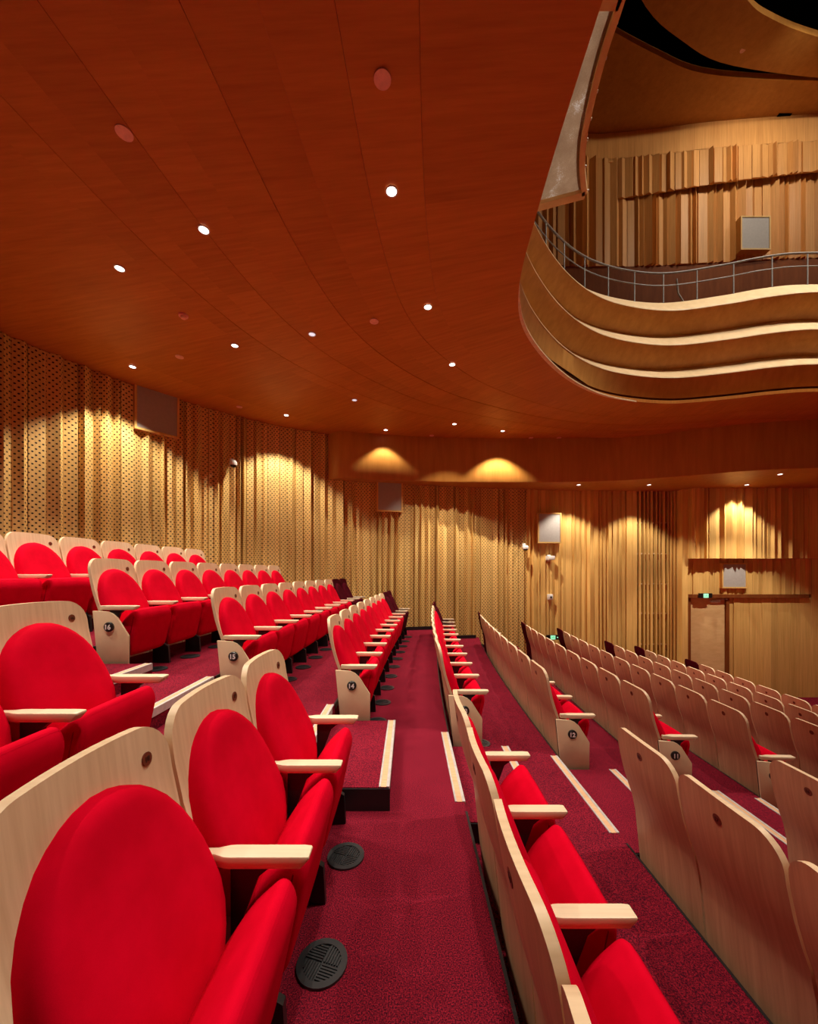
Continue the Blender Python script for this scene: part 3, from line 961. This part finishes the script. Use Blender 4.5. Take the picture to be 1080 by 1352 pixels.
for r in ROWS:
    nl, nd = NLIGHT[r]
    y0 = aisle_far(r) if r < 17 else 3.15
    vis = 0
    for k in range(nl + nd):
        yc = y0 + PITCH * (k + 0.5)
        if (tip(r) - 0.55) / (yc + 0.3) > 1.25:
            continue
        vis += 1
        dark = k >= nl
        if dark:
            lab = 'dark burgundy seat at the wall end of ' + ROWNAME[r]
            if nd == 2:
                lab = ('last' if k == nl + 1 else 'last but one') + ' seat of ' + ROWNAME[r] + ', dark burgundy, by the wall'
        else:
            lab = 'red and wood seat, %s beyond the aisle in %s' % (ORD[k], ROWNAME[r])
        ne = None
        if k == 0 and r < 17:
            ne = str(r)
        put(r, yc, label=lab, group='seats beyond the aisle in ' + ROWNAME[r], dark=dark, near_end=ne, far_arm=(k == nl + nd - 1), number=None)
        if r >= 13:
            VENTS.append((r, k, yc, 'far'))
SEATNO = {14: (4, 2, 0), 15: (4, 2, 0), 13: (4, 2, 0), 12: (4, 2, 0), 11: (4, 2, 0)}
for r, n in ((15, 2), (14, 3), (13, 4), (12, 4), (11, 2)):
    y1 = aisle_near(r) - (0.07 if r == 15 else 0)
    for k in range(n):
        yc = y1 - PITCH * (k + 0.5)
        lab = 'red seat, %s from the aisle, across it from the row %s end panel' % (ORD[k], RN[r])
        put(r, yc, label=lab, group='seats across the aisle from row ' + RN[r], far_arm=(k == 0), number=str(16 + k))
        if r in (14, 15):
            VENTS.append((r, k, yc, 'near'))

# round air vents in the carpet under the seats
vm = MB()
vm.ring((0, 0, 0), (0, 0, 1), 0.072, 0.096, 0.010, 32)
vm.disc((0, 0, 0), (0, 0, 1), 0.074, 0.003, 32)
for qd in range(4):
    ca, sa = math.cos(qd * math.pi / 2), math.sin(qd * math.pi / 2)
    for i in range(6):
        a = 0.006 + i * 0.0108
        ln = math.sqrt(0.071 ** 2 - a * a)
        c0 = (0.004 + ln) / 2
        cx_, cy_ = a, c0
        vm.obox((cx_ * ca - cy_ * sa, cx_ * sa + cy_ * ca, 0.005), (0.0032 * ca, 0.0032 * sa, 0), (-sa * (ln - 0.004) / 2, ca * (ln - 0.004) / 2, 0), (0, 0, 0.0035))
ME['vent'] = vm.mesh('floor_vent', 'vent', 40)
for r, k, yc, side in VENTS:
    where = ('%s seat beyond the aisle in ' % ORD[k]) + ROWNAME[r] if side == 'far' else '%s seat across the aisle from row %s' % (ORD[k], RN[r])
    tag(obj('floor_vent', ME['vent'], None, (tip(r) + dev(yc) - 0.03, yc, ZR[r] + 0.0005), -0.3), 'round black vent under the ' + where, 'vent', 'round floor vents')

# ---------------------------------------------------------------- lamps
def spot(parent, power, angle, blend=0.35, loc=(0, 0, -0.03), rot=(0, 0, 0), col=WARM, size=0.03):
    l = bpy.data.lights.new('lamp', 'SPOT')
    l.energy = power; l.spot_size = R(angle); l.spot_blend = blend; l.color = col; l.shadow_soft_size = size
    o = bpy.data.objects.new('lamp', l)
    COL.objects.link(o); o.parent = parent; o.location = loc; o.rotation_euler = rot
    return o
def fixture_mesh(r):
    return (MB().ring((0, 0, 0.0), (0, 0, -1), r * 0.80, r, 0.008, 20).mesh('trim_ring', 'ring', 40),
            MB().disc((0, 0, 0.0), (0, 0, -1), r * 0.80, 0.003, 20).mesh('lens', 'lamp'),
            MB().disc((0, 0, 0.0), (0, 0, -1), r * 0.80, 0.003, 20).mesh('lens', 'lamp_dim'))
FX = fixture_mesh(0.055)
def downlight(p, power, angle, label, group, dim=False, blend=0.42, rot=(0, 0, 0)):
    t = tag(empty('downlight', p), label, 'downlight', group)
    obj('trim_ring', FX[0], t)
    obj('lens', FX[2 if dim else 1], t)
    spot(t, power, angle, blend, rot=rot)
    return t
CEILB, CEILA = HC - 0.001, HC + 0.054
strip = [((517, 252), 0), ((269, 303), 0), ((565, 405), 0), ((412, 441), 1), ((597, 481), 0), ((468, 528), 1)]
outer = [((158, 354), 0), ((310, 456), 0), ((175, 484), 0), ((378, 548), 0), ((510, 572), 0), ((599, 563), 0), ((655, 582), 0)]
for (x, y), dim in strip:
    downlight(on_ceil(x, y, CEILB), P_ROW * (0.6 if dim else 1), 92, ('dim' if dim else 'bright') + ' recessed downlight in the curved veneer strips of the ceiling', 'downlights in the ceiling strips', dim, 0.7)
for (x, y), dim in outer:
    pc = on_ceil(x, y, CEILA)
    pc.y = min(pc.y, {510: 9.12, 599: 8.75, 655: 9.18}.get(x, 99))
    n_ = Vector((0, 1, 0)) if x > 480 else Vector((-0.75, 0.66, 0))
    downlight(pc, P_WASH * {655: 2.2, 510: 0.5, 599: 0.7}.get(x, 1), 100, 'small recessed downlight in the plain ceiling beside the side wall', 'downlights near the side wall', dim)
for x, y in ((764, 640), (857, 640), (986, 640), (1030, 626)):
    downlight(on_ceil(x, y, H_SOF - 0.001), P_SOFFIT * (2.4 if x == 1030 else 1.15), 100, 'small downlight in the low soffit by the far wall', 'downlights in the low soffit')
# the same downlights go on behind and above the camera, out of the frame
for x, y in ((0.1, 1.0), (-2.4, 1.9), (-4.2, 2.6), (-5.6, 3.6)):
    downlight((x, y, EYE + HC - 0.002), P_NEAR, 96, 'recessed downlight in the ceiling over the nearest seats', 'downlights over the near seats', blend=0.7)
# blank round cover plates and a smoke detector
cov = MB().disc((0, 0, 0), (0, 0, -1), 0.058, 0.008, 24).mesh('cover_plate', 'blank', 40)
for (x, y), h in (((505, 104), CEILB), ((164, 175), CEILB), ((494, 424), CEILB), ((237, 471), CEILA), ((316, 537), CEILA), ((701, 578), CEILA), ((738, 578), CEILA), ((570, 575), CEILA)):
    tag(obj('cover_plate', cov, None, on_ceil(x, y, h)), 'blank salmon coloured round cover plate in the ceiling', 'cover plate', 'round cover plates')
sd = tag(empty('smoke_detector', on_ceil(242, 416, CEILA)), 'round smoke detector on the ceiling near the perforated wall', 'detector')
obj('base', MB().disc((0, 0, 0), (0, 0, -1), 0.06, 0.02, 24, r2=0.056).mesh('base', 'blank', 40), sd)
obj('chamber', MB().disc((0, 0, -0.02), (0, 0, -1), 0.038, 0.025, 20, r2=0.03).mesh('chamber', 'blank', 40), sd)
# house lights high over the stalls
hl = MB().ring((0, 0, 0), (0, 0, -1), 0.14, 0.17, 0.03, 20).mesh('trim_ring', 'ring', 40)
hl2 = MB().disc((0, 0, 0), (0, 0, -1), 0.14, 0.004, 20).mesh('lens', 'lamp')
def house(p, power, angle, rot, label, blend=0.6, col=WARM):
    t = tag(empty('house_light', p), label, 'house light', 'house lights over the stalls')
    obj('trim_ring', hl, t); obj('lens', hl2, t)
    obj('hanger', MB().tube([(0, 0, -0.001), (0, 0, EYE + 13.61 - p[2])], 0.02, 6).mesh('hanger', 'black'), t)
    spot(t, power, angle, blend, rot=rot, loc=(0, 0, -0.05), size=0.12, col=col)
for x, pw in ((9.0, 220), (12.5, 380), (16.0, 520)):  # unseen lamps added to brighten the upper wall and bring out its pleats
    house((x, 5.6, EYE + 12.3), pw, 84, (R(62), 0, R(42)), 'unseen angled lamp added to wash the upper wall')
for x, y in ((5.2, 3.4), (8.5, 3.8), (11.5, 3.8)):
    house((x, y, EYE + 12.4), P_HOUSE, 96, (0, 0, 0), 'round house light high over the stalls')
house((8.7, 7.3, EYE + 11.9), 420, 95, (R(58), 0, R(-3)), 'angled house light in front of the upper wall', 1.0)
tag(obj('cover_plate', cov, None, on_ceil(981, 65, HU + 0.005) - Vector((0, 0, 0.012))), 'small round plate in the hanging wooden wave panel', 'cover plate', 'round cover plates')

# ---------------------------------------------------------------- things on the walls
def frame_on_wall(px, py, Y, nx, ny, wdt, hgt, label, proud=0.18, below=0):
    c = at(px, py, Y)
    n = Vector((nx, ny, 0)).normalized(); u = Vector((-n.y, n.x, 0))
    t = tag(empty('speaker_panel', c - Vector((0, 0, hgt / 2))), label, 'speaker', 'square grey speaker panels in wooden frames')
    h = Vector((0, 0, hgt / 2))
    m = MB(); f = 0.035
    for s_, ax in ((1, 0), (-1, 0)):
        m.obox(h + u * (s_ * (wdt / 2 + f / 2)) + n * (proud / 2), u * (f / 2), n * (proud / 2), Vector((0, 0, hgt / 2 + f)))
        m.obox(h + Vector((0, 0, s_ * (hgt / 2 + f / 2))) + n * (proud / 2), u * (wdt / 2), n * (proud / 2), Vector((0, 0, f / 2)))
    obj('frame', m.mesh('frame', 'wall_wood'), t)
    obj('grille_cloth', MB().obox(h + n * (proud - 0.025), u * (wdt / 2), n * 0.01, Vector((0, 0, hgt / 2))).mesh('grille_cloth', 'grey_cloth'), t)
    return t
def wall_at(px):
    """(Y, inward normal) where the ray through column px meets the side wall"""
    k = (px - CX) / FPX
    best = min(range(1, len(WALL) - 1), key=lambda i: abs(WALL[i].x - k * WALL[i].y) + (50 if WALL[i].y < 1 else 0))
    d = WALL[best + 1] - WALL[best - 1]
    return WALL[best].y, Vector((d.y, -d.x)).normalized()
for px, py, wdt, hgt, lab in ((204, 545, 0.66, 0.80, 'grey square speaker panel high on the perforated wall under the ceiling'),
                              (513, 655, 0.60, 0.78, 'grey square speaker panel just under the curved fascia beam'),
                              (722, 698, 0.60, 0.76, 'grey square speaker panel above the two small white boxes')):
    Y, n = wall_at(px)
    frame_on_wall(px, py, Y, n.x, n.y, wdt, hgt, lab)
frame_on_wall(965, 760, 10.72, 0, -1, 0.62, 0.62, 'grey square speaker panel above the door ledge', 0.13)
Yu = min(UPC, key=lambda p: abs((988 - CX) / FPX * p.y - p.x)).y
frame_on_wall(988, 317, Yu, 0, -1, 0.72, 0.82, 'grey square speaker panel on the upper wall behind the balcony railing', 0.23)

def on_wall(px, py, proud):
    Y, n = wall_at(px)
    p = at(px, py, Y)
    return p + Vector((n.x, n.y, 0)) * proud, Vector((n.x, n.y, 0))
def dome(px, py, s, label):
    p, n = on_wall(px, py, 0.15)
    t = tag(empty('security_camera', p), label, 'camera')
    m = MB().obox((0, 0, 0.05 * s), n * 0.02, n.cross(Vector((0, 0, 1))) * 0.02 * s, (0, 0, 0.02 * s)).obox(-n * 0.01 + Vector((0, 0, 0.05 * s)), n * 0.02, n.cross(Vector((0, 0, 1))) * 0.04 * s, (0, 0, 0.055 * s))
    obj('bracket', m.mesh('bracket', 'white', bevel=0.004), t)
    seg = 16; rows = []
    for rr, zz in ((0.012, 0.05), (0.05, 0.045), (0.072, 0.015), (0.078, -0.03), (0.070, -0.055)):
        rows.append([Vector((math.cos(2 * math.pi * i / seg) * rr * s, math.sin(2 * math.pi * i / seg) * rr * s, zz * s)) + n * 0.09 for i in range(seg)])
    obj('housing', MB().sweep(rows, closed=True).mesh('housing', 'white', 50), t)
    rows = []
    for a in (0, 25, 50, 70, 88):
        rr = 0.064 * math.cos(R(a)); zz = -0.055 - 0.05 * math.sin(R(a))
        rows.append([Vector((math.cos(2 * math.pi * i / seg) * rr * s, math.sin(2 * math.pi * i / seg) * rr * s, zz * s)) + n * 0.09 for i in range(seg)])
    obj('dome', MB().sweep(rows, closed=True).mesh('dome', 'smoked', 60), t)
dome(303, 614, 1.0, 'white dome security camera with a dark lens on the perforated wall')
dome(689, 723, 1.0, 'white dome camera beside the framed speaker panel')
p, n = on_wall(723, 737, 0.05)
t = tag(empty('wall_sensor', p), 'white boxy projecting sensor below the framed speaker panel', 'sensor')
u = n.cross(Vector((0, 0, 1)))
obj('housing', MB().obox(n * 0.10, n * 0.12, u * 0.085, (0, 0, 0.055)).mesh('housing', 'white', 40, bevel=0.012), t)
obj('mount', MB().obox(-n * 0.0, n * 0.045, u * 0.04, (0, 0, 0.09)).mesh('mount', 'white', 40, bevel=0.006), t)
p, n = on_wall(724, 788, 0.06)
t = tag(empty('wall_camera', p), 'small white box with a black lens low on the plain pleated wall', 'camera')
u = n.cross(Vector((0, 0, 1)))
obj('housing', MB().obox(n * 0.04, n * 0.06, u * 0.06, (0, 0, 0.075)).mesh('housing', 'white', 40, bevel=0.012), t)
obj('lens', MB().disc(n * 0.10, n, 0.026, 0.012, 14).mesh('lens', 'black', 40), t)

# exit signs: dark green box, lit pictogram, arrow
def exit_sign(c, n, wdt, hgt, arrow, label):
    n = Vector(n).normalized(); u = Vector((-n.y, n.x, 0)); z = Vector((0, 0, 1))
    t = tag(empty('exit_sign', Vector(c) - z * (hgt / 2)), label, 'exit sign')
    h = z * (hgt / 2)
    obj('box', MB().obox(h - n * 0.02, u * (wdt / 2), n * 0.02, z * (hgt / 2)).mesh('box', 'badge', bevel=0.004), t)
    obj('face', MB().obox(h + n * 0.002, u * (wdt / 2 - 0.015), n * 0.002, z * (hgt / 2 - 0.012)).mesh('face', 'badge'), t)
    w2 = hgt * 0.52
    pc = h - u * (wdt * 0.07) if arrow else h
    obj('pictogram', MB().obox(pc + n * 0.006, u * w2, n * 0.002, z * (hgt * 0.42)).mesh('pictogram', 'exit_white'), t)
    f = MB(); k = hgt
    g = pc + n * 0.010
    # running figure stepping through a doorway
    f.obox(g - u * (0.38 * k), u * (0.05 * k), n * 0.001, z * (0.36 * k))
    f.obox(g + u * (0.38 * k), u * (0.05 * k), n * 0.001, z * (0.36 * k))
    f.disc(g + z * (0.26 * k) + u * (0.06 * k), n, 0.07 * k, 0.002, 10)
    for cc, a, ln in (((0.0, 0.07), 75, 0.14), ((0.10, 0.08), -10, 0.10), ((-0.10, 0.10), 20, 0.10), ((0.09, -0.12), -60, 0.13), ((-0.10, -0.16), 40, 0.13)):
        d = u * math.cos(R(a)) + z * math.sin(R(a)); e = z * math.cos(R(a)) - u * math.sin(R(a))
        f.obox(g + u * (cc[0] * k) + z * (cc[1] * k), d * (ln * k), n * 0.001, e * (0.04 * k))
    obj('figure', f.mesh('figure', 'exit_green'), t)
    if arrow:
        a = MB(); c0 = h + u * (wdt * 0.30) + n * 0.006
        a.obox(c0 - u * (0.10 * k), u * (0.22 * k), n * 0.002, z * (0.09 * k))
        b = a.add([c0 + u * (0.10 * k) + z * (0.26 * k), c0 + u * (0.10 * k) - z * (0.26 * k), c0 + u * (0.36 * k)])
        a.face((b, b + 1, b + 2))
        obj('arrow', a.mesh('arrow', 'exit_white'), t)
    return t
p, n = on_wall(727, 840, 0.20)
exit_sign(p, n, 0.42, 0.13, True, 'dark green lit exit sign with a white arrow low on the wall behind the seats')
exit_sign(at(932, 786.5, 10.57), (0, -1, 0), 0.36, 0.13, False, 'small lit green exit sign on the ledge over the door')
print('chairs', CHAIRS)
